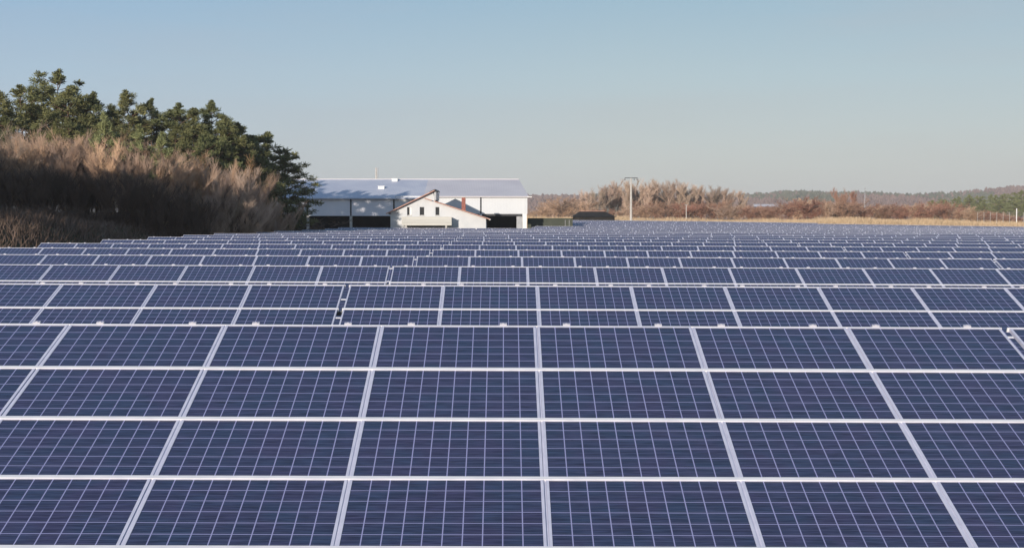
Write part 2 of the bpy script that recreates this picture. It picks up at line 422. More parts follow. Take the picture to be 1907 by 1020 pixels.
for row,Y in enumerate(ROWY):
    xr=.386*Y+4
    secs=[]
    if row==0: secs=[(5.38-.04-11*CP,11),(5.38+.04,11)]
    else:
        if row<=9: secs.append((GX-SW,11))
        elif row<=12: secs.append((GX-SW+CP,10))
        elif row<=14: secs.append((GX-SW+2*CP,9))
        if row<=14: st0=GX; secs.append((GX,11))
        elif row<=16: secs.append((GX+4*CP,7))
        else: secs.append((GX+7*CP,4))
        x=GX+SW
        lim=xr if row<21 else (78 if row==21 else 44)
        while x<lim:
            secs.append((x,11)); x+=SW
    jx=0 if row<7 else random.Random(row+3).uniform(-.75,.45)
    for j,(x0,n) in enumerate(secs):
        x0+=jx
        table(row,j,x0,n,2 if row<3 else (1 if row<11 else 0),len(secs))

# ------------------------------------------------------------------ vegetation
m_needle=noisy('pine_needles',(.042,.056,.028),(.29,.275,.11),.8,.75,spec=.2,use_tone=True,tint=(.12,.14,.06))
m_needle2=noisy('young_pine_needles',(.14,.16,.07),(.28,.295,.13),.8,.75,spec=.2,use_tone=True)
m_bark=noisy('pine_bark',(.09,.055,.035),(.17,.10,.065),4,.9,stretch=(1,1,.3))
m_twig_tan=noisy('tan_twigs',(.36,.235,.16),(.70,.47,.30),.5,.9,spec=.15,use_tone=True,tint=(.36,.27,.23))
m_twig_red=noisy('russet_twigs',(.24,.115,.085),(.36,.18,.13),.5,.9,spec=.15,use_tone=True,tint=(.30,.21,.15))
m_twig_pale=noisy('pale_twigs',(.42,.30,.235),(.64,.475,.375),.5,.9,spec=.15,use_tone=True,tint=(.30,.24,.18))
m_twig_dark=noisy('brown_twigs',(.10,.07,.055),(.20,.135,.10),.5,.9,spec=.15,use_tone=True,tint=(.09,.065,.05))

def quads_mesh(name, cen, u, v, tone, mats, extra=None):
    """many small quads at once (numpy)"""
    n=len(cen)
    P=np.stack([cen-u-v,cen+u-v,cen+u+v,cen-u+v],1).reshape(-1,3)
    V=P.tolist(); Fc=np.arange(n*4).reshape(n,4).tolist(); T=list(tone); Mi=[0]*n
    if extra is not None:
        b=len(V); V+= [tuple(p) for p in extra.v]; Fc+=[tuple(b+i for i in f) for f in extra.f]; T+=[.5]*len(extra.f); Mi+=[1]*len(extra.f)
    me=bpy.data.meshes.new(name); me.from_pydata(V,[],Fc); me.update()
    for m in mats: me.materials.append(m)
    me.polygons.foreach_set('material_index',Mi)
    at=me.attributes.new('tone','FLOAT','FACE'); at.data.foreach_set('value',[float(t) for t in T])
    return me
def rand_dirs(rg,n):
    d=rg.normal(size=(n,3)); return d/np.linalg.norm(d,axis=1,keepdims=True)
def pine_meshes(seed,H=14.0,spread=3.0,base=.3,young=False,nq=105,qs=.17):
    rg=np.random.default_rng(seed); rr=random.Random(seed)
    tb=MB()
    lean=(rr.uniform(-.5,.5),rr.uniform(-.5,.5))
    def tr(f): return Vector((lean[0]*f*f+.12*math.sin(f*7+seed),lean[1]*f*f+.12*math.cos(f*6+seed),f*H))
    pts=[tr(i/12) for i in range(13)]
    tb.tube(pts,[max(.025,.19*H/14*(1-i/12.4)) for i in range(13)],7)
    C=[];Rd=[];tn=[]
    f=base; 
    pexp=rr.choice([.55,.68,.8,.92])
    while f<.985:
        rel=(f-base)/(1-base)
        prof=spread*((1-rel)**pexp*(.60+.40*min(1,rel*4))*1.08)+.2
        nb=rr.randint(3,5) if rel<.85 else 3
        a0=rr.uniform(0,6.28)
        for j in range(nb):
            if rr.random()<.17: continue
            L=prof*rr.uniform(.45,1.28); a=a0+6.283*j/nb+rr.uniform(-.45,.45)
            up=rr.uniform(.05,.35)+.5*rel
            p0=tr(f); dx,dy=math.cos(a),math.sin(a)
            P=[p0+Vector((dx*L*t,dy*L*t,L*up*t-.18*L*t*(1-t))) for t in (0,.35,.7,1)]
            tb.tube(P,[.06*H/14*(1-.5*rel),.04,.025,.01],4)
            k=max(1,int(L/.75))
            tone=rr.random()
            for q in range(k):
                t=(q+1)/k
                if t<.35: continue
                side=Vector((-dy,dx,0))*rr.uniform(-.45,.45)*L*t*.7
                c=p0+Vector((dx*L*t,dy*L*t,L*up*t))+side+Vector((0,0,rr.uniform(-.1,.25)))
                C.append(c); Rd.append(rr.uniform(.38,.95)*(1-.42*rel)*(H/14)**.6); tn.append(min(1,max(0,tone*.7+rr.random()*.3)))
        f+=rr.uniform(.028,.052)*14/H*(1.15 if rel<.5 else .9)
    # leader tip
    for q in range(5):
        C.append(tr(1.0)+Vector((rr.uniform(-.15,.15),rr.uniform(-.15,.15),-.5+.24*q))); Rd.append(.38-.055*q); tn.append(.6)
    C=np.array([tuple(c) for c in C]); Rd=np.array(Rd); tn=np.array(tn)
    n=len(C)*nq
    ci=np.repeat(np.arange(len(C)),nq)
    d=rand_dirs(rg,n); rad=1.12*rg.random(n)**.62
    off=d*(rad*Rd[ci])[:,None]; off[:,2]*=.62
    cen=C[ci]+off
    ax=d*.8+rand_dirs(rg,n)*.6+np.array([0,0,.35]); ax/=np.linalg.norm(ax,axis=1,keepdims=True)
    w=np.cross(ax,rand_dirs(rg,n)); w/=np.linalg.norm(w,axis=1,keepdims=True)
    s=qs*(.6+.8*rg.random(n))[:,None]
    tone=np.clip(tn[ci]+rg.normal(size=n)*.22,0,1)
    mats=[m_needle2 if young else m_needle]
    cr=quads_mesh('crown',cen,ax*s,w*s*.14,tone,mats)
    tm=tb.mesh('trunk',[m_bark])
    return tm,cr
def bare_mesh(seed,H=7.0,spread=2.2,stems=7,twigs=900,upright=.75,mat=None,tw=.018,hf=.25,name='branches'):
    rr=random.Random(seed); b=MB(); segs=[]
    def grow(p,d,L,r,lev):
        k=3; pts=[p]; q=p; dd=d
        for i in range(k):
            dd=(dd+Vector((rr.uniform(-.22,.22),rr.uniform(-.22,.22),.12*upright))).normalized()
            q=q+dd*(L/k); pts.append(q)
        b.tube(pts,[r,r*.8,r*.62,r*.45],4 if r>.03 else 3,t=rr.random())
        segs.append((pts,r,lev,dd))
        if lev<2:
            nb=rr.randint(2,4)
            for j in range(nb):
                t=rr.uniform(.3,1); i=min(int(t*k),k-1)
                pp=pts[i].lerp(pts[i+1],t*k-i)
                a=rr.uniform(0,6.283); o_=Vector((math.cos(a),math.sin(a),0))
                nd=(dd*upright+Vector((0,0,.25*upright))+o_*rr.uniform(.35,.8)).normalized()
                grow(pp,nd,L*rr.uniform(.45,.7),r*.5,lev+1)
    for s in range(stems):
        a=rr.uniform(0,6.283); rad=rr.uniform(0,.5 if stems>1 else 0)*spread*.4
        base=Vector((math.cos(a)*rad,math.sin(a)*rad,-.2))
        d=Vector((math.cos(a)*rr.uniform(.0,.5)*spread/H*2.2,math.sin(a)*rr.uniform(.0,.5)*spread/H*2.2,1)).normalized()
        grow(base,d,H*rr.uniform(.6,.85),.012*H*rr.uniform(.6,1)*(1.7 if stems<3 else .5),0)
    segs2=[s for s in segs]
    for i in range(twigs):
        pts,r,lev,dd=rr.choice(segs2)
        t=rr.uniform(.25 if lev==0 else 0,1); k=len(pts)-1; j=min(int(t*k),k-1)
        p=pts[j].lerp(pts[j+1],t*k-j)
        if p.z<H*hf*rr.random(): continue
        a=rr.uniform(0,6.283); o_=Vector((math.cos(a),math.sin(a),rr.uniform(-.2,.4)))
        d=(dd*upright+o_*rr.uniform(.3,.9)).normalized(); L=rr.uniform(.5,1.25)*H/7
        q=p+d*L*.5; q2=q+(d+Vector((0,0,.35*upright))).normalized()*L*.5
        tn=rr.random()
        b.tube([p,q,q2],[tw,tw*.75,tw*.35],3,t=tn)
        if rr.random()<.5:
            a2=(d+Vector((rr.uniform(-.6,.6),rr.uniform(-.6,.6),.3))).normalized()
            b.tube([q,q+a2*L*.45],[tw*.7,tw*.3],3,t=tn)
    zz=sorted(v[2] for v in b.v); k=H/zz[int(len(zz)*.998)]
    b.v=[(x,y,z*k) for x,y,z in b.v]
    return b.mesh(name,[mat])
PINES=[pine_meshes(11,14,2.9,.25),pine_meshes(12,14,2.5,.22),pine_meshes(13,14,3.3,.35),pine_meshes(14,14,2.3,.2),pine_meshes(15,14,2.8,.3),pine_meshes(26,14,3.5,.28),pine_meshes(37,14,2.1,.2),pine_meshes(48,14,3.1,.38)]
YPINE=pine_meshes(21,6,1.9,.08,young=True,nq=60,qs=.14)
def pine(x,y,h,v,rz,label,group,cat='pine tree',sx=1.0,young=False,z=None,mat=None):
    tm,cr=YPINE if young else PINES[v%len(PINES)]; s=h/(6 if young else 14)
    t=thing('pine_tree',label,cat,(x,y,(gz(x,y) if z is None else z)-.1),(0,0,rz),group); t.scale=(s*sx,s*sx,s)
    link('trunk',tm,t); c=link('crown',cr,t)
    if mat: c.material_slots[0].link='OBJECT'; c.material_slots[0].material=mat
    return t
# woodland pines on the skyline: (photo column, photo row of the tip, depth, width factor)
rr=random.Random(5)
sky_p=[(-30,175,122,1.2),(8,182,118,1.1),(42,172,124,1.15),(72,180,128,1.0),(100,146,126,1.15),(132,178,122,1.1),(160,196,128,1.0),(188,184,124,1.0),(215,210,128,1.1),(243,181,124,.95),(268,205,129,.9),(288,195,126,.75),(318,216,128,1.1),(345,203,125,1.05),(370,212,123,.9),(397,199,127,.8),(420,228,124,1.1),(446,240,126,1.15),(468,262,128,1.0),(508,257,132,1.25),(535,290,133,1.0)]
for i,(px,py,Y,sx) in enumerate(sky_p):
    Y*=.94
    x=X_at(px,Y); zt=Z_at(py,Y); h=zt-gz(x,Y)+.1
    where='leftmost' if i==0 else ('rightmost' if i==len(sky_p)-1 else ORD[i+1]+' from the left')
    pine(x,Y,h,i,i*1.7,'dark green pine on the woodland skyline, %s'%where,'pines of the woodland skyline',sx=(sx*13/h if h<13 else sx)*1.16)
# lower pines filling in behind the shrubs; last few added to shade the barn
for i,(px,py,Y) in enumerate([(20,225,116),(90,215,117),(140,232,116),(205,238,118),(330,250,119),(395,255,119),(430,275,121),(485,300,126),(452,262,124),(432,238,126),(405,262,120),(500,284,140.5),(472,262,134)]):
    Y*=.94
    x=X_at(px,Y); h=Z_at(py,Y)-gz(x,Y)+.1
    pine(x,Y,h,i+2,i*2.1+1,'lower pine just behind the bare shrubs, %s from the left'%ORD[i+1],'lower pines behind the thicket',sx=1.25)
for i,(px,py,Y) in enumerate([(208,228,111),(262,250,110),(300,262,110)]):
    Y*=.94
    x=X_at(px,Y); h=Z_at(py,Y)-gz(x,Y)+.1
    pine(x,Y,h,0,i*2.3,'young light green pine poking out of the bare thicket, %s from the left'%ORD[i+1],'young pines in the thicket',young=True,sx=.8)
# the same wood goes on towards the left, outside the frame; it shades the thicket
k=0
for i in range(78):
    y=28+rr.random()*62; x=-24.5-.42*(97-y)-rr.random()**1.4*28
    if x > -.41*y-8: x=-.41*y-8-rr.random()*8
    h=4.0+.194*(102-y)/.9+rr.uniform(-1.5,1.0)-.2
    pine(x,y,h,i,i*1.3,'dark pine of the wood left of the field, outside the picture','pines left of the picture',sx=1.5)

m_gold2=noisy('amber_twigs',(.36,.20,.10),(.62,.38,.20),.5,.9,spec=.15,use_tone=True,tint=(.34,.25,.18))
SHR=[bare_mesh(31,7,2.4,9,3600,1.5,m_twig_tan,tw=.0105),bare_mesh(32,7,2.0,8,3600,1.8,m_twig_tan,tw=.0105),bare_mesh(33,7,2.7,10,3600,1.35,m_twig_tan,tw=.0105),bare_mesh(34,7,2.2,7,3400,1.6,m_twig_tan,tw=.0105)]
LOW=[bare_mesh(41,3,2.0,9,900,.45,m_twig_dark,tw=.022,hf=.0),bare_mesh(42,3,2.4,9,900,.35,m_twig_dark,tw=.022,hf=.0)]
def shrub(name,me,x,y,h,h0,rz,label,cat,group,sx=1.0,mat=None,z=None):
    o=link(name,me,None,(x,y,(gz(x,y) if z is None else z)),(0,0,rz)); s=h/h0; o.scale=(s*sx,s*sx,s)
    if mat:
        o.material_slots[0].link='OBJECT'; o.material_slots[0].material=mat
    return tag(o,label,cat,group)
topx=[-40,0,60,100,200,260,300,400,470,520,545]; topy=[230,236,242,246,258,264,270,286,312,368,410]
n=0
for layer,(Y0,cnt,dy) in enumerate([(106,22,2),(101,20,14),(96.5,24,62)]):
    for i in range(cnt):
        px=-45+(560 if layer==0 else 540 if layer==1 else 500)*i/(cnt-1)+rr.uniform(-9,9)
        Y=Y0+rr.uniform(-2,2)+max(0,px-250)*.035
        py=np.interp(px,topx,topy)+dy+rr.uniform(-12,14)
        x=X_at(px,Y); 
        if x>-18.5: continue
        h=max(2.0,Z_at(py,Y)-gz(x,Y))
        ly=['back','middle','front'][layer]
        mt=(m_twig_pale if (px>370 and i%2) or rr.random()<.06 else m_twig_dark) if layer==2 else (m_twig_pale if rr.random()<.1 else (m_gold2 if rr.random()<.18 else None))  # front rank's dark twigs put the thicket's lower shade into the colour
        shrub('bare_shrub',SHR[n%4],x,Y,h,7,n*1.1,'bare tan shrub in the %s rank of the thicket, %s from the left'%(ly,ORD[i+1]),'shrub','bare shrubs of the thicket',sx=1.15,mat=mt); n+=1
# dark bramble clumps at the foot of the thicket
for i in range(34):
    px=-30+590*i/33+rr.uniform(-6,6); Y=(92 if i%2 else 87)+max(0,px-100)*.07
    x=min(X_at(px,Y),-19.5 if Y<111 else -19); py=(415 if i%2 else 428)-max(0,px-150)*.01+rr.uniform(-5,6)
    h=max(1.2,Z_at(py,Y)-gz(x,Y))
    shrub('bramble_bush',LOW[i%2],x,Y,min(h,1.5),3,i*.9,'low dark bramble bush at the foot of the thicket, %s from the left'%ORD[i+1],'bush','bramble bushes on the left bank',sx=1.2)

m_gold=noisy('golden_twigs',(.42,.24,.08),(.62,.40,.16),.5,.9,spec=.15,use_tone=True)
GOLD=bare_mesh(71,9,3.2,4,2200,.9,m_gold,tw=.04,hf=.3)
for i,(px,py) in enumerate([(563,339.5),(583,337.5)]):
    x=X_at(px,176); h=Z_at(py,176)-gz(x,176)
    shrub('larch_tree',GOLD,x,176,h,9,i*2,'golden tree top showing over the left end of the barn roof, %s one'%('left','right')[i],'tree','golden trees behind the barn')
for i,(px,py) in enumerate([(522,404),(543,407),(562,405),(584,409)]):
    x=X_at(px,137); h=Z_at(py,137)-gz(x,137)
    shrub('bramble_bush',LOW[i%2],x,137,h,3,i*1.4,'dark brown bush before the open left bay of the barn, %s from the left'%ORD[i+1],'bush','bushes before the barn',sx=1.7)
# right: tall pale bare trees (poplar group), behind russet shrubs
TALL=[bare_mesh(51,10,2.0,3,1300,1.5,m_twig_pale,tw=.024,hf=.3),bare_mesh(52,10,2.3,2,1300,1.4,m_twig_pale,tw=.024,hf=.3),bare_mesh(53,10,1.8,3,1300,1.7,m_twig_pale,tw=.024,hf=.3)]
px_t=[1060,1120,1140,1180,1230,1300,1340,1375,1395]; py_t=[375,352,346,342,345,350,354,359,372]
for i in range(30):
    px=1112+270*i/29+rr.uniform(-4,4); Y=330+rr.uniform(-8,8); py=np.interp(px,px_t,py_t)+rr.uniform(-3,4)
    x=X_at(px,Y); h=(Z_at(py,Y)-gz(x,Y))*1.12
    shrub('bare_tree',TALL[i%3],x,Y,h,10,i*1.9,'tall pale leafless tree behind the pole, %s from the left of the grove'%ORD[i+1],'tree','pale leafless trees of the grove',sx=1.25)
for i,(px,py) in enumerate([(1078,357),(1092,352),(1100,356),(1572,352),(1582,349)]):
    Y=345; x=X_at(px,Y); h=Z_at(py,Y)-gz(x,Y)
    lab=('thin leafless tree left of the grove, %s of three'%ORD[i+1]) if i<3 else 'tall leafless tree rising over the russet scrub, %s one'%('left' if i==3 else 'right')
    shrub('bare_tree',TALL[i%3],x,Y,h,10,i*2.3,lab,'tree','single leafless trees',sx=1.1,mat=m_twig_pale if i<3 else m_twig_red)
RS=[bare_mesh(61,4,2.4,9,1300,.55,m_twig_red,tw=.024,hf=.05),bare_mesh(62,4,2.8,10,1300,.5,m_twig_red,tw=.024,hf=.05),bare_mesh(63,4,2.2,8,1300,.7,m_twig_red,tw=.024,hf=.05)]
sx_=[985,1020,1040,1060,1085,1110,1150,1200,1280,1330,1400,1450,1500,1540,1580,1620,1660,1700,1760,1800,1850,1900,1960]
sy_=[392,378,368,366,376,392,388,378,372,374,382,379,368,375,368,384,378,380,374,384,393,400,402]
cnt=50
for i in range(cnt):
    px=988+930*i/(cnt-1)+rr.uniform(-5,5); Y=(268 if i%2 else 282)+rr.uniform(-4,4); py=np.interp(px,sx_,sy_)+rr.uniform(-3,4)
    x=X_at(px,Y); h=max(1.2,Z_at(py,Y)-gz(x,Y))
    mt=None if rr.random()<.6 else m_twig_tan
    if px<1100: mt=m_twig_tan
    shrub('scrub_bush',RS[i%3],x,Y,h,4,i*1.3,'russet leafless bush beyond the field, %s from the left'%ORD[min(i+1,50)],'bush','russet bushes beyond the field',sx=1.35 if h>2.5 else 1.9,mat=mt)
# second, farther rank closing the gaps
for i in range(34):
    px=975+960*i/33+rr.uniform(-8,8); Y=318+rr.uniform(-6,6); py=np.interp(px,sx_,sy_)+rr.uniform(0,6)+2
    x=X_at(px,Y); h=max(1.5,Z_at(py,Y)-gz(x,Y))
    shrub('scrub_bush',RS[(i+1)%3],x,Y,h,4,i*1.7,'leafless bush in the farther rank of scrub, %s from the left'%ORD[i+1],'bush','farther bushes beyond the field',sx=1.7,mat=m_twig_tan if i%3 else None)
# green pine stand on the right
for i in range(26):
    px=1725+190*i/25+rr.uniform(-4,4); Y=470+rr.uniform(-25,25); py=np.interp(px,[1700,1780,1860,1910],[376,368,362,358])+(14 if i%3==0 else 0)+rr.uniform(-3,3)
    x=X_at(px,Y); h=Z_at(py,Y)-gz(x,Y)
    pine(x,Y,h,i,i*1.1,'green pine in the stand at the right, %s from the left'%ORD[i+1],'pines of the right stand',sx=1.4 if h>9 else 1.7,mat=m_needle2)

# hillside woods: one mass
def hill_wood(name,label_,n,pxr,fr,mats,seed,hh,split=None):
    rg=np.random.default_rng(seed); V=[];Fc=[];T=[];Mi=[]
    for i in range(n):
        px=rg.uniform(*pxr); f=rg.uniform(*fr)
        j=int(np.clip(np.searchsorted(HPX,px)-1,0,len(HPX)-2)); tj=(px-HPX[j])/(HPX[j+1]-HPX[j])
        q=f*3; k=int(min(q,2)); tk=q-k
        A=np.array(HG[k][j]);B=np.array(HG[k][j+1]);C_=np.array(HG[k+1][j]);D=np.array(HG[k+1][j+1])
        p=(A*(1-tj)+B*tj)*(1-tk)+(C_*(1-tj)+D*tj)*tk
        h=hh*rg.uniform(.6,1.3); r=h*.42; b0=len(V); m=8
        ang=rg.random()*6.28
        rings=[(0,.5),(.35,1.0),(.7,.7)]
        for fz,fr_ in rings:
            for a in range(m):
                rr_=r*fr_*rg.uniform(.6,1.25); t=ang+6.283*a/m
                V.append((p[0]+math.cos(t)*rr_,p[1]+math.sin(t)*rr_,p[2]+h*(fz+rg.uniform(-.08,.08))-.5))
        V.append((p[0],p[1],p[2]+h*rg.uniform(.9,1.1)))
        tn=rg.random(); mi=0
        if len(mats)>1: mi=1 if (math.sin(px*.021+seed)+math.sin(px*.007+f*4))>.5-.8*(f>.8) and rg.random()<.85 else 0
        for q2 in range(2):
            for a in range(m):
                a2=(a+1)%m; Fc.append((b0+q2*m+a,b0+q2*m+a2,b0+(q2+1)*m+a2,b0+(q2+1)*m+a)); T.append(tn); Mi.append(mi)
        for a in range(m): Fc.append((b0+2*m+a,b0+2*m+(a+1)%m,b0+3*m)); T.append(min(1,tn+.2)); Mi.append(mi)
    me=bpy.data.meshes.new(name); me.from_pydata(V,[],Fc); me.update()
    for m_ in mats: me.materials.append(m_)
    me.polygons.foreach_set('material_index',Mi)
    at=me.attributes.new('tone','FLOAT','FACE'); at.data.foreach_set('value',T)
    o=link(name,me); o['kind']='stuff'; return tag(o,label_,'woodland')
m_hw=noisy('winter_wood',(.15,.10,.09),(.22,.155,.13),.02,.95,use_tone=True,spec=.1)
m_hg=noisy('hill_pines',(.085,.09,.065),(.13,.13,.085),.02,.95,use_tone=True,spec=.1)
hill_wood('hill_woodland','faraway woodland of bare trees and pines covering the hills on the horizon',9000,(900,2000),(.25,1.0),[m_hw,m_hg],3,7.0)

# dry grass on the far bank
def dry_grass():
    rg=np.random.default_rng(8); n=60000
    X=rg.uniform(4,112,n); Y=214+rg.random(n)**1.3*42
    Z=ground_z(X,Y); h=.35+.55*rg.random(n)+.35*(np.sin(X*.4)+np.sin(X*.13+Y*.2)>.6)
    w=.05; a=rg.uniform(0,3.14,n); lx=rg.normal(size=n)*.25*h; ly=rg.normal(size=n)*.25*h
    A=np.stack([X-np.cos(a)*w,Y-np.sin(a)*w,Z-.05],1);B=np.stack([X+np.cos(a)*w,Y+np.sin(a)*w,Z-.05],1)
    C_=np.stack([X+lx,Y+ly,Z+h],1)
    V=np.stack([A,B,C_],1).reshape(-1,3); me=bpy.data.meshes.new('dry_grass')
    me.from_pydata(V.tolist(),[],np.arange(3*n).reshape(n,3).tolist()); me.update()
    me.materials.append(noisy('straw',(.42,.30,.18),(.66,.50,.33),.3,.9,use_tone=True,spec=.1))
    at=me.attributes.new('tone','FLOAT','FACE'); at.data.foreach_set('value',rg.random(n).tolist())
    o=link('dry_grass',me); o['kind']='stuff'; tag(o,'straw coloured dry grass along the far edge of the field','grass')
dry_grass()
def undergrowth():
    rg=np.random.default_rng(9); n=45000
    Y=54+rg.random(n)*72; X=-23.2-rg.random(n)**1.2*30
    keep=X>-.386*Y-6; X=X[keep];Y=Y[keep]; n=len(X)
    clump=np.sin(X*.9)*np.cos(Y*.7)+np.sin(X*.31+Y*.22)
    Z=ground_z(X,Y); h=.2+.3*rg.random(n)+.35*(clump>.4)
    w=.04; a=rg.uniform(0,3.14,n); lx=rg.normal(size=n)*.5*h; ly=rg.normal(size=n)*.5*h
    A=np.stack([X-np.cos(a)*w,Y-np.sin(a)*w,Z-.05],1);B=np.stack([X+np.cos(a)*w,Y+np.sin(a)*w,Z-.05],1)
    C_=np.stack([X+lx,Y+ly,Z+h],1)
    V=np.stack([A,B,C_],1).reshape(-1,3); me=bpy.data.meshes.new('undergrowth')
    me.from_pydata(V.tolist(),[],np.arange(3*n).reshape(n,3).tolist()); me.update()
    me.materials.append(noisy('dead_bracken',(.10,.075,.060),(.21,.145,.115),.25,.95,use_tone=True,spec=.1))
    at=me.attributes.new('tone','FLOAT','FACE'); at.data.foreach_set('value',rg.random(n).tolist())
    o=link('undergrowth',me); o['kind']='stuff'; tag(o,'dark brown dead undergrowth on the bank left of the field','undergrowth')
undergrowth()

# ------------------------------------------------------------------ buildings
def clad(name,c1,c2,freq,axis_=0,rough=.5,metal=0.0,bump=.5):
    m,nt,b=new_mat(name)
    tc=N(nt,'ShaderNodeTexCoord'); sp=N(nt,'ShaderNodeSeparateXYZ'); nt.links.new(tc.outputs['Object'],sp.inputs[0])
    wv=M2(nt,'SINE',M2(nt,'MULTIPLY',sp.outputs[axis_],freq))
    no=N(nt,'ShaderNodeTexNoise'); no.inputs['Scale'].default_value=.35; no.inputs['Detail'].default_value=6
    nt.links.new(tc.outputs['Object'],no.inputs['Vector'])
    f=M2(nt,'MULTIPLY_ADD',no.outputs[0],2.2,-.6); cl=N(nt,'ShaderNodeClamp'); nt.links.new(f,cl.inputs[0])
    nt.links.new(MIX(nt,cl.outputs[0],c1,c2),b.inputs['Base Color'])
    bp=N(nt,'ShaderNodeBump'); bp.inputs['Strength'].default_value=bump; bp.inputs['Distance'].default_value=.03
    nt.links.new(wv,bp.inputs['Height']); nt.links.new(bp.outputs[0],b.inputs['Normal'])
    b.inputs['Roughness'].default_value=rough; b.inputs['Metallic'].default_value=metal; b.inputs['Specular IOR Level'].default_value=.3
    return m
m_clad=clad('white_cladding',(.68,.68,.74),(.78,.78,.82),34,bump=.12)
m_clad2=clad('cream_cladding',(.58,.60,.63),(.65,.67,.69),34,bump=.12)
m_roof=clad('grey_sheet_roof',(.42,.45,.54),(.54,.56,.62),30,0,.6,bump=.12)
m_roof2=clad('pale_sheet_roof',(.56,.53,.55),(.64,.61,.62),30,0,.6,bump=.12)
m_conc=noisy('concrete',(.42,.40,.37),(.55,.53,.5),3,.85)
m_dark=noisy('dark_steel',(.03,.032,.04),(.06,.062,.07),3,.6)
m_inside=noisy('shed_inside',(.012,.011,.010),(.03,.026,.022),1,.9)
m_plaster=noisy('cream_plaster',(.56,.58,.60),(.64,.65,.66),1.2,.85,bump=.1)
m_tile=noisy('red_tiles',(.44,.24,.18),(.56,.33,.26),5,.8)
m_brick=noisy('red_brick',(.24,.09,.07),(.34,.14,.11),5,.85)
m_glass=noisy('window_glass',(.015,.018,.022),(.03,.034,.04),2,.08,spec=.6)
m_white=noisy('white_paint',(.74,.74,.73),(.82,.82,.80),3,.6)
m_wood=noisy('balcony_boards',(.54,.53,.49),(.64,.63,.58),3,.8,stretch=(.2,1,6))

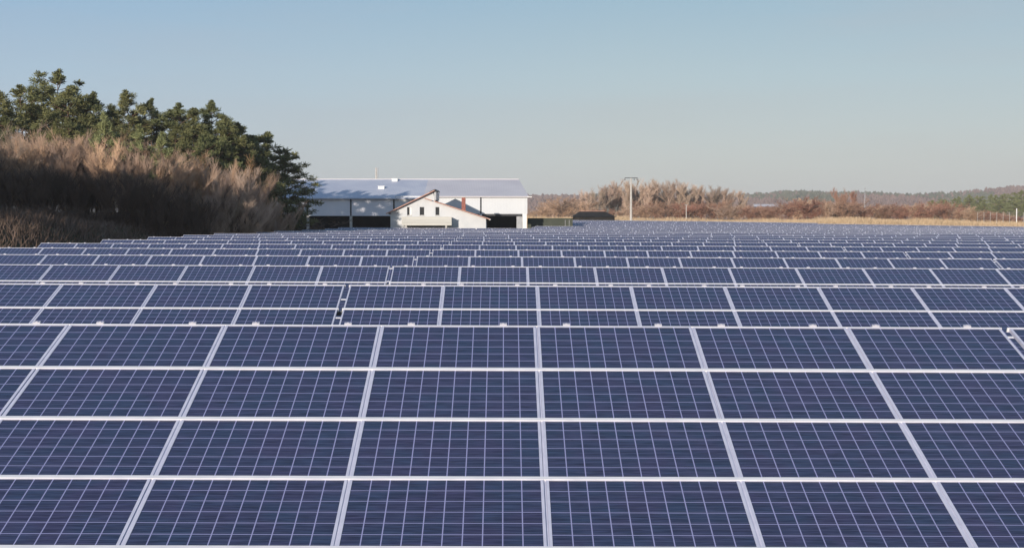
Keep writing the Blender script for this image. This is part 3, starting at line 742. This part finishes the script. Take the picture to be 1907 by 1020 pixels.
def barn():
    Y0=153.0; Yr=Y0+9; Yb=Y0+18
    xl,xm,xr=X_at(505,Y0),X_at(790,Y0),X_at(982,Y0)
    g=gz(0,Y0)-.3
    t=thing('barn','long open fronted barn with white cladding and grey roof behind the house','barn',(0,0,0))
    ze1,ze2=Z_at(368.5,Y0),Z_at(365.2,Y0); zc1,zc2=Z_at(402,Y0),Z_at(398.4,Y0)
    zr=Z_at(335,Yr)
    posts=[X_at(p,Y0) for p in (505,574,654,734,815,895.5,977)]
    # cladding bays
    for i in range(6):
        a,b_=posts[i]+.09,posts[i+1]-.09
        mb=MB()
        left=posts[i+1]<xm+1.5
        z0,z1=(zc1,ze1-.12) if left else (zc2,ze2)
        if i==5: b_=xr
        mb.box((a,Y0,z0),(b_,Y0+.12,z1)); mb.obj('cladding_bay',m_clad if left else m_clad2,t)
    for i,x in enumerate(posts):
        mb=MB(); left=x<xm+1.5; 
        mb.box((x-.09,Y0-.03,zc1 if left else zc2),(x+.09,Y0+.2,ze1 if left else ze2-.003))
        mb.obj('frame_post',m_dark if i<6 else m_clad2,t)
        mb=MB(); w=.15 if i<6 else .26
        mb.box((x-w,Y0-.02,g-.5),(x+w,Y0+.40,(zc1 if left else zc2)-.003)); mb.obj('footing_post',m_conc if left else m_white,t)
    mb=MB(); mb.box((xl,Y0-.06,ze1-.14),(xm,Y0+.16,ze1+.03)); mb.obj('fascia',m_dark,t)
    mb=MB(); mb.box((xl,Y0+.18,zc1+.0),(xr-.2,Y0+.26,zc1+.25)); mb.obj('header_beam',m_dark,t)
    # roofs
    def roof(x0,x1,ze,x1r,m,name):
        mb=MB(); th=.12
        yo=Y0-.35; zo=ze-.35*(zr-ze)/9
        P=[(x0,yo,zo+.06),(x1,yo,zo+.06),(x1r,Yr,zr+.06),(x0,Yr,zr+.06)]
        Q=[(x,y,z-th) for x,y,z in P]
        yb=Yb+.35
        P2=[(x0,Yr,zr+.06),(x1r,Yr,zr+.06),(x1,yb,zo+.06),(x0,yb,zo+.06)]; Q2=[(x,y,z-th) for x,y,z in P2]
        for A,B in ((P,Q),(P2,Q2)):
            mb.face(A); mb.face(B[::-1])
            for i in range(4):
                j=(i+1)%4; mb.face([A[i],B[i],B[j],A[j]])
        mb.obj(name,m,t)
    roof(xl-.3,xm,ze1,xm,m_roof,'roof'); roof(xm+.01,xr+.15,ze2,X_at(966,Yr),m_roof2,'roof')
    mb=MB(); mb.box((xl,Yr-.15,zr+.02),(X_at(966,Yr),Yr+.15,zr+.10)); mb.obj('ridge_cap',m_roof2,t)
    # rear and end walls, floor
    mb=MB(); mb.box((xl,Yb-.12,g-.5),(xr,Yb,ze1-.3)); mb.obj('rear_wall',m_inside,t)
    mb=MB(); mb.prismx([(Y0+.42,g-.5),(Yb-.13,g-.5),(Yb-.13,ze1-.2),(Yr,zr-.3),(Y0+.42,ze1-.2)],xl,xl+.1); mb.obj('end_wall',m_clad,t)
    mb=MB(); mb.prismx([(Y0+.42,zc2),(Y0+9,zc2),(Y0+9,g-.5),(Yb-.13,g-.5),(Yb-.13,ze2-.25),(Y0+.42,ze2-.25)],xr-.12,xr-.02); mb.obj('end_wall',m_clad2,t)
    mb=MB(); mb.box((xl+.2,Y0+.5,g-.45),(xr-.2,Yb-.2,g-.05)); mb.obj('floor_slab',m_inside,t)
    # roof vents
    for px,py,w in ((711,352,.75),(736,336.5,.7)):
        f=(ze1, zr); y=Y0+9*( (Z_at(py,Y0+5)-ze1)/(zr-ze1) ); y=min(y,Yr-.3)
        z=ze1+(zr-ze1)*(y-Y0)/9
        mb=MB(); x=X_at(px,y); mb.box((x-w/2,y-.35,z-.05),(x+w/2,y+.35,z+.28)); mb.box((x-w/2-.06,y-.4,z+.28),(x+w/2+.06,y+.4,z+.34)); mb.obj('roof_vent',m_white,t)
    mb=MB(); x=xr; mb.box((x+.02,Y0-.45,ze2-.16),(x+.55,Y0-.30,ze2-.06)); mb.obj('gutter_end',m_white,t)
    mb=MB(); a,b_=X_at(962,Y0),X_at(972.5,Y0); mb.box((a,Y0+.5,g-.2),(b_,Y0+.62,zc2+.2)); mb.box((a+.2,Y0+.45,g+3.2),(b_-.2,Y0+.497,zc2-.25)); mb.obj('side_door',m_steel,t)
barn()
def house():
    Y0=141.0; D=7.5; g=gz(-8,Y0)-.3
    X=lambda p:X_at(p,Y0); Z=lambda p:Z_at(p,Y0)
    t=thing('house','cream gabled house with split roof and wooden balcony before the barn','house',(0,0,0))
    xl,xr=X(727.5),X(905); px0=X(806.5)
    zl=Z(394.5); zpeak=Z(356.5); zsec=Z(374.2); zr=Z(406)
    wx=[(X(758.5),X(767)),(X(782),X(790.5)),(X(811.2),X(818.6))]; z0,z1=Z(400.8),Z(385.6)
    # facade built as strips around the three window openings
    def top(x):
        if x<=px0: return zl+(zpeak-zl)*(x-xl)/(px0-xl)-.05
        return zsec+(zr-zsec)*(x-px0)/(xr-px0)-.05
    mb=MB()
    def strip(a,b_,lo,hi=None):
        pts=[(a,lo),(b_,lo)]
        if hi is None:
            pts.append((b_,top(b_)))
            if a<px0<b_: raise ValueError
            pts.append((a,top(a)))
        else: pts+= [(b_,hi),(a,hi)]
        mb.prism(pts,Y0,Y0+.3)
    strip(xl,px0,z1) if False else None
    edges=[xl,wx[0][0],wx[0][1],wx[1][0],wx[1][1],px0,wx[2][0],wx[2][1],xr]
    for i in range(8):
        a,b_=edges[i],edges[i+1]
        if i in (1,3,6): strip(a,b_,g-.5,z0); strip(a,b_,z1)
        else: strip(a,b_,g-.5)
    # rear and side walls
    mb.box((xl,Y0+.302,g-.5),(xl+.28,Y0+D,zl-.1)); mb.box((xr-.28,Y0+.302,g-.5),(xr,Y0+D,zr-.1))
    mb.prism([(xl+.283,g-.5),(xr-.283,g-.5),(xr-.283,top(xr-.3)-.05),(px0+.01,zsec-.1),(px0,zpeak-.1),(xl+.283,top(xl+.3)-.05)],Y0+D-.3,Y0+D)
    mb.box((px0-.12,Y0+.302,zsec-.5),(px0+.12,Y0+D-.31,zpeak-.12))
    mb.obj('wall',m_plaster,t)
    # roofs with red verge
    sl=(zpeak-zl)/(px0-xl); ox=.45
    def slab(xa,za,xb,zb,th,name,m,ya=-.5,yb=D+.4):
        m2=MB(); m2.prism([(xa,za-th),(xb,zb-th),(xb,zb),(xa,za)],Y0+ya,Y0+yb); return m2.obj(name,m,t)
    r1=slab(xl-ox,zl-ox*sl+.06,px0+.22,zpeak+.22*sl+.06,.10,'roof',m_tile)
    sr=(zr-zsec)/(xr-px0)
    r2=slab(px0-.0+.13,zsec+.13*sr+.06,xr+.45,zr+.45*sr+.06,.10,'roof',m_tile)
    slab(px0-.95,zsec-.95*sr+.06,px0-.12,zsec-.12*sr+.06,.10,'verge_board',m_tile,-.5,-.02)
    m2=MB(); m2.box((px0+.13,Y0-.1,zsec+.1),(px0+.36,Y0+D-.4,zpeak-.06)); m2.obj('clerestory',m_steel,t)
    m2=MB(); m2.prism([(px0-.35,zpeak-.35*sl+.12),(px0+.26,zpeak+.26*sl+.12),(px0+.42,zpeak+.04),(px0+.40,zpeak-.02),(px0+.225,zpeak+.22*sl+.063),(px0-.35,zpeak-.35*sl+.063)],Y0-.52,Y0+D+.3); m2.obj('ridge_flashing',m_dark,t)
    for a,b_ in wx:
        m2=MB(); m2.box((a,Y0+.16,z0),(b_,Y0+.20,z1)); w=m2.obj('window',m_glass,t)
        m2=MB(); f=.03
        m2.box((a,Y0+.12,z0),(a+f,Y0+.158,z1)); m2.box((b_-f,Y0+.12,z0),(b_,Y0+.158,z1)); m2.box((a+f,Y0+.12,z0),(b_-f,Y0+.158,z0+f)); m2.box((a+f,Y0+.12,z1-f),(b_-f,Y0+.158,z1))
        m2.obj('frame',m_steel,w)
        m2=MB(); m2.box((a-.05,Y0-.05,z0-.06),(b_+.05,Y0+.0-.002,z0-.0)); m2.obj('sill',m_conc,w)
    # open shutter at the left window
    m2=MB(); a,b_=wx[0]; m2.box((b_-.24,Y0+.03,z0+.01),(b_-.01,Y0+.115,z1-.01)); m2.obj('shutter',m_white,t)
    # balcony
    bx0,bx1=X_at(748.5,Y0-1.7),X_at(841,Y0-1.7); bt,bb=Z_at(404.5,Y0-1.7),Z_at(418,Y0-1.7)
    m2=MB(); n=5; hh=(bt-bb)/n
    for i in range(n): m2.box((bx0,Y0-1.7,bb+i*hh+.015),(bx1,Y0-1.66,bb+(i+1)*hh-.004))
    for x_ in (bx0,bx1-.04):
        m2.box((x_,Y0-1.655,bb+.015),(x_+.04,Y0-.003,bt-.004))
    m2.box((bx0-.04,Y0-1.76,bt-.002),(bx1+.04,Y0-1.62,bt+.05))
    bal=m2.obj('balcony',m_wood,t)
    m2=MB(); m2.box((bx0,Y0-1.67,bb-.10),(bx1,Y0-.004,bb+.01)); m2.obj('floor',m_wood,bal)
    for x_ in (bx0+.45,bx1-.6):
        m2=MB(); m2.box((x_-.09,Y0-1.62,g-.4),(x_+.09,Y0-1.44,bb-.103)); m2.obj('support_post',m_conc,bal)
    m2=MB(); m2.box((X(765),Y0-.03,g-.2),(X(826),Y0-.004,bb-.14)); m2.obj('lower_opening',m_glass,t)
    # chimney on the right slope
    m2=MB(); xc=X_at(863.5,Y0+3.0); m2.box((xc-.22,Y0+2.8,zr),(xc+.22,Y0+3.3,Z_at(368,Y0+3))); c=m2.obj('chimney',m_brick,t)
    m2=MB(); m2.box((xc-.27,Y0+2.75,Z_at(368,Y0+3)),(xc+.27,Y0+3.35,Z_at(368,Y0+3)+.08)); m2.obj('cap',m_conc,c)
    m2=MB(); m2.box((X(724)-.12,Y0-.48,zl-.32),(X(724)+.04,Y0+D,zl-.20)); m2.obj('gutter',m_white,t)
    m2=MB(); m2.box((xr+.34,Y0-.45,zr-.22),(xr+.50,Y0+D,zr-.12)); m2.obj('gutter',m_white,t)
house()

def mast(name,label,cat,px,ytop,Y,r0,r1,mat,arm=None,arms=()):
    x=X_at(px,Y); g=gz(x,Y); zt=Z_at(ytop,Y)
    t=thing(name,label,cat,(x,Y,g))
    b=MB(); b.tube([(0,0,-.5),(0,0,(zt-g)*.5),(0,0,zt-g)],[r0,(r0+r1)/2,r1],10); b.obj('pole',mat,t)
    return t,zt-g
t,h=mast('power_pole','tall pale concrete power pole with flat crossarm before the grove','power pole',1175,332,226,.24,.15,m_conc)
b=MB(); b.box((-1.15,-.07,h-.02),(1.15,.07,h+.10)); b.obj('crossarm',m_dark,t)
for x_ in (-1.1,-.05,.55,1.08):
    b=MB(); b.tube([(x_,0,h-.02),(x_,0,h-.16),(x_,0,h-.19),(x_,0,h-.34),(x_,0,h-.38)],[.03,.03,.08,.08,.03],8); b.obj('insulator',m_dark,t)
t,h=mast('lamp_pole','short slim pole in the scrub right of the power pole','pole',1278,382,248,.10,.07,m_conc)
b=MB(); b.box((-.3,-.1,h-.02),(.25,.1,h+.08)); b.obj('head',m_steel,t)
t,h=mast('chimney_mast','thin pale flue pipe rising behind the barn roof','flue',701.5,313,176,.16,.13,m_conc)
b=MB(); b.tube([(.23,0,h*.55),(.23,0,h+.0)],.05,6); b.obj('side_pipe',m_steel,t)
t,h=mast('radio_mast','thin dark mast standing on the far hill','mast',1611,349,900,.45,.2,m_steel)
b=MB(); b.box((-.9,-.1,h-1.2),(.5,.1,h-.9)); b.obj('bracket',m_steel,t)

# field fence at the far right
def fence():
    Y=238.0; t=thing('field_fence','wire fence with slim posts at the far right of the grass','fence',(0,0,0))
    pxs=[1822,1834,1846,1858,1870,1882,1895,1908,1922]
    prev=None
    for i,px in enumerate(pxs):
        x=X_at(px,Y); g=gz(x,Y); r=.03 if px!=1895 else .09; h=Z_at(395 if px!=1895 else 388,Y)-g
        b=MB(); b.tube([(x,Y,g-.3),(x,Y,g+h)],r,6); b.obj('fence_post',m_white if px==1895 else m_conc,t)
    x0,x1=X_at(1822,Y),X_at(1922,Y)
    for k in range(3):
        b=MB(); b.tube([(x0,Y+.12,Z_at(396+k*4.5,Y)),(x1,Y+.12,Z_at(396+k*4.5,Y))],.012,4); b.obj('wire',m_steel,t)
fence()
# dark shed roof beyond the field
def shed():
    Y=224.0; X=lambda p:X_at(p,Y); g=gz(15,Y)-.4
    t=thing('dark_shed','low black hipped roof shed at the left foot of the grove','shed',(0,0,0))
    zb,zt=Z_at(404,Y),Z_at(393.5,Y+3)
    a=[(X(1066),Y,zb),(X(1149),Y,zb),(X(1149),Y+6,zb),(X(1066),Y+6,zb)]; r=[(X(1082),Y+3,zt),(X(1128),Y+3,zt)]
    b=MB(); b.face([a[0],a[1],r[1],r[0]]); b.face([a[1],a[2],r[1]]); b.face([a[2],a[3],r[0],r[1]]); b.face([a[3],a[0],r[0]]); b.face(a[::-1]); b.obj('roof',m_inside,t)
    b=MB(); b.box((X(1070),Y+.4,g-1),(X(1145),Y+5.6,zb-.003)); b.obj('wall',m_inside,t)
    b=MB(); b.box((X(1081),Y+2.9,zt-.01),(X(1129),Y+3.1,zt+.07)); b.obj('ridge_cap',m_tile,t)
shed()
def container():
    Y=158.0; x0,x1=X_at(983,Y),X_at(1066,Y); zt=Z_at(406.5,Y); g=gz(6,Y)-.2
    t=thing('green_container','long dark green storage container right of the barn','container',(0,0,0))
    m=noisy('green_sheet',(.050,.058,.042),(.075,.082,.062),.8,.8)
    b=MB(); b.box((x0,Y,g),(x1,Y+2.4,zt)); b.obj('body',m,t)
    b=MB()
    for x_ in (x0-.03,x1-.09): b.box((x_,Y-.03,g),(x_+.12,Y-.002,zt+.02))
    b.box((x0-.03,Y-.03,zt-.10),(x1+.03,Y-.004,zt+.02)); b.obj('edge_frame',m,t)
    b=MB()
    for i in range(2): b.tube([(x1-.4-i*.5,Y-.05,g+.3),(x1-.4-i*.5,Y-.05,zt-.2)],.025,6)
    b.obj('lock_bar',m_steel,t)
container()
# small far building with a pale roof left in the valley
def farhouse():
    Y=420.0; x0,x1=X_at(1408,Y),X_at(1448,Y); g=gz(80,Y)
    t=thing('far_greenhouse','small far building with pale roof line among the scrub','building',(0,0,0))
    b=MB(); b.box((x0,Y,g-1),(x1,Y+6,Z_at(385,Y))); b.obj('wall',m_hw,t)
    b=MB(); b.prismx([(Y-.4,Z_at(385,Y)+.003),(Y+6.4,Z_at(385,Y)+.003),(Y+3,Z_at(380,Y))],x0-.3,x1+.3); b.obj('roof',m_roof2,t)
farhouse()

# ------------------------------------------------------------------ winter haze
def haze():
    b=MB(); b.box((float(xs[0])-60,float(ys[0])-60,-14.0),(float(xs[-1])+60,float(ys[-1])+60,46.0))
    m=bpy.data.materials.new('haze_air'); m.use_nodes=True; nt=m.node_tree; nt.nodes.clear()
    out=nt.nodes.new('ShaderNodeOutputMaterial'); v=nt.nodes.new('ShaderNodeVolumePrincipled')
    v.inputs['Color'].default_value=(.95,.95,.98,1); v.inputs['Density'].default_value=.00021; v.inputs['Anisotropy'].default_value=.0
    nt.links.new(v.outputs[0],out.inputs['Volume'])
    o=b.obj('haze',m); o['kind']='stuff'; tag(o,'thin pale winter haze lying over the whole landscape','haze')
haze()
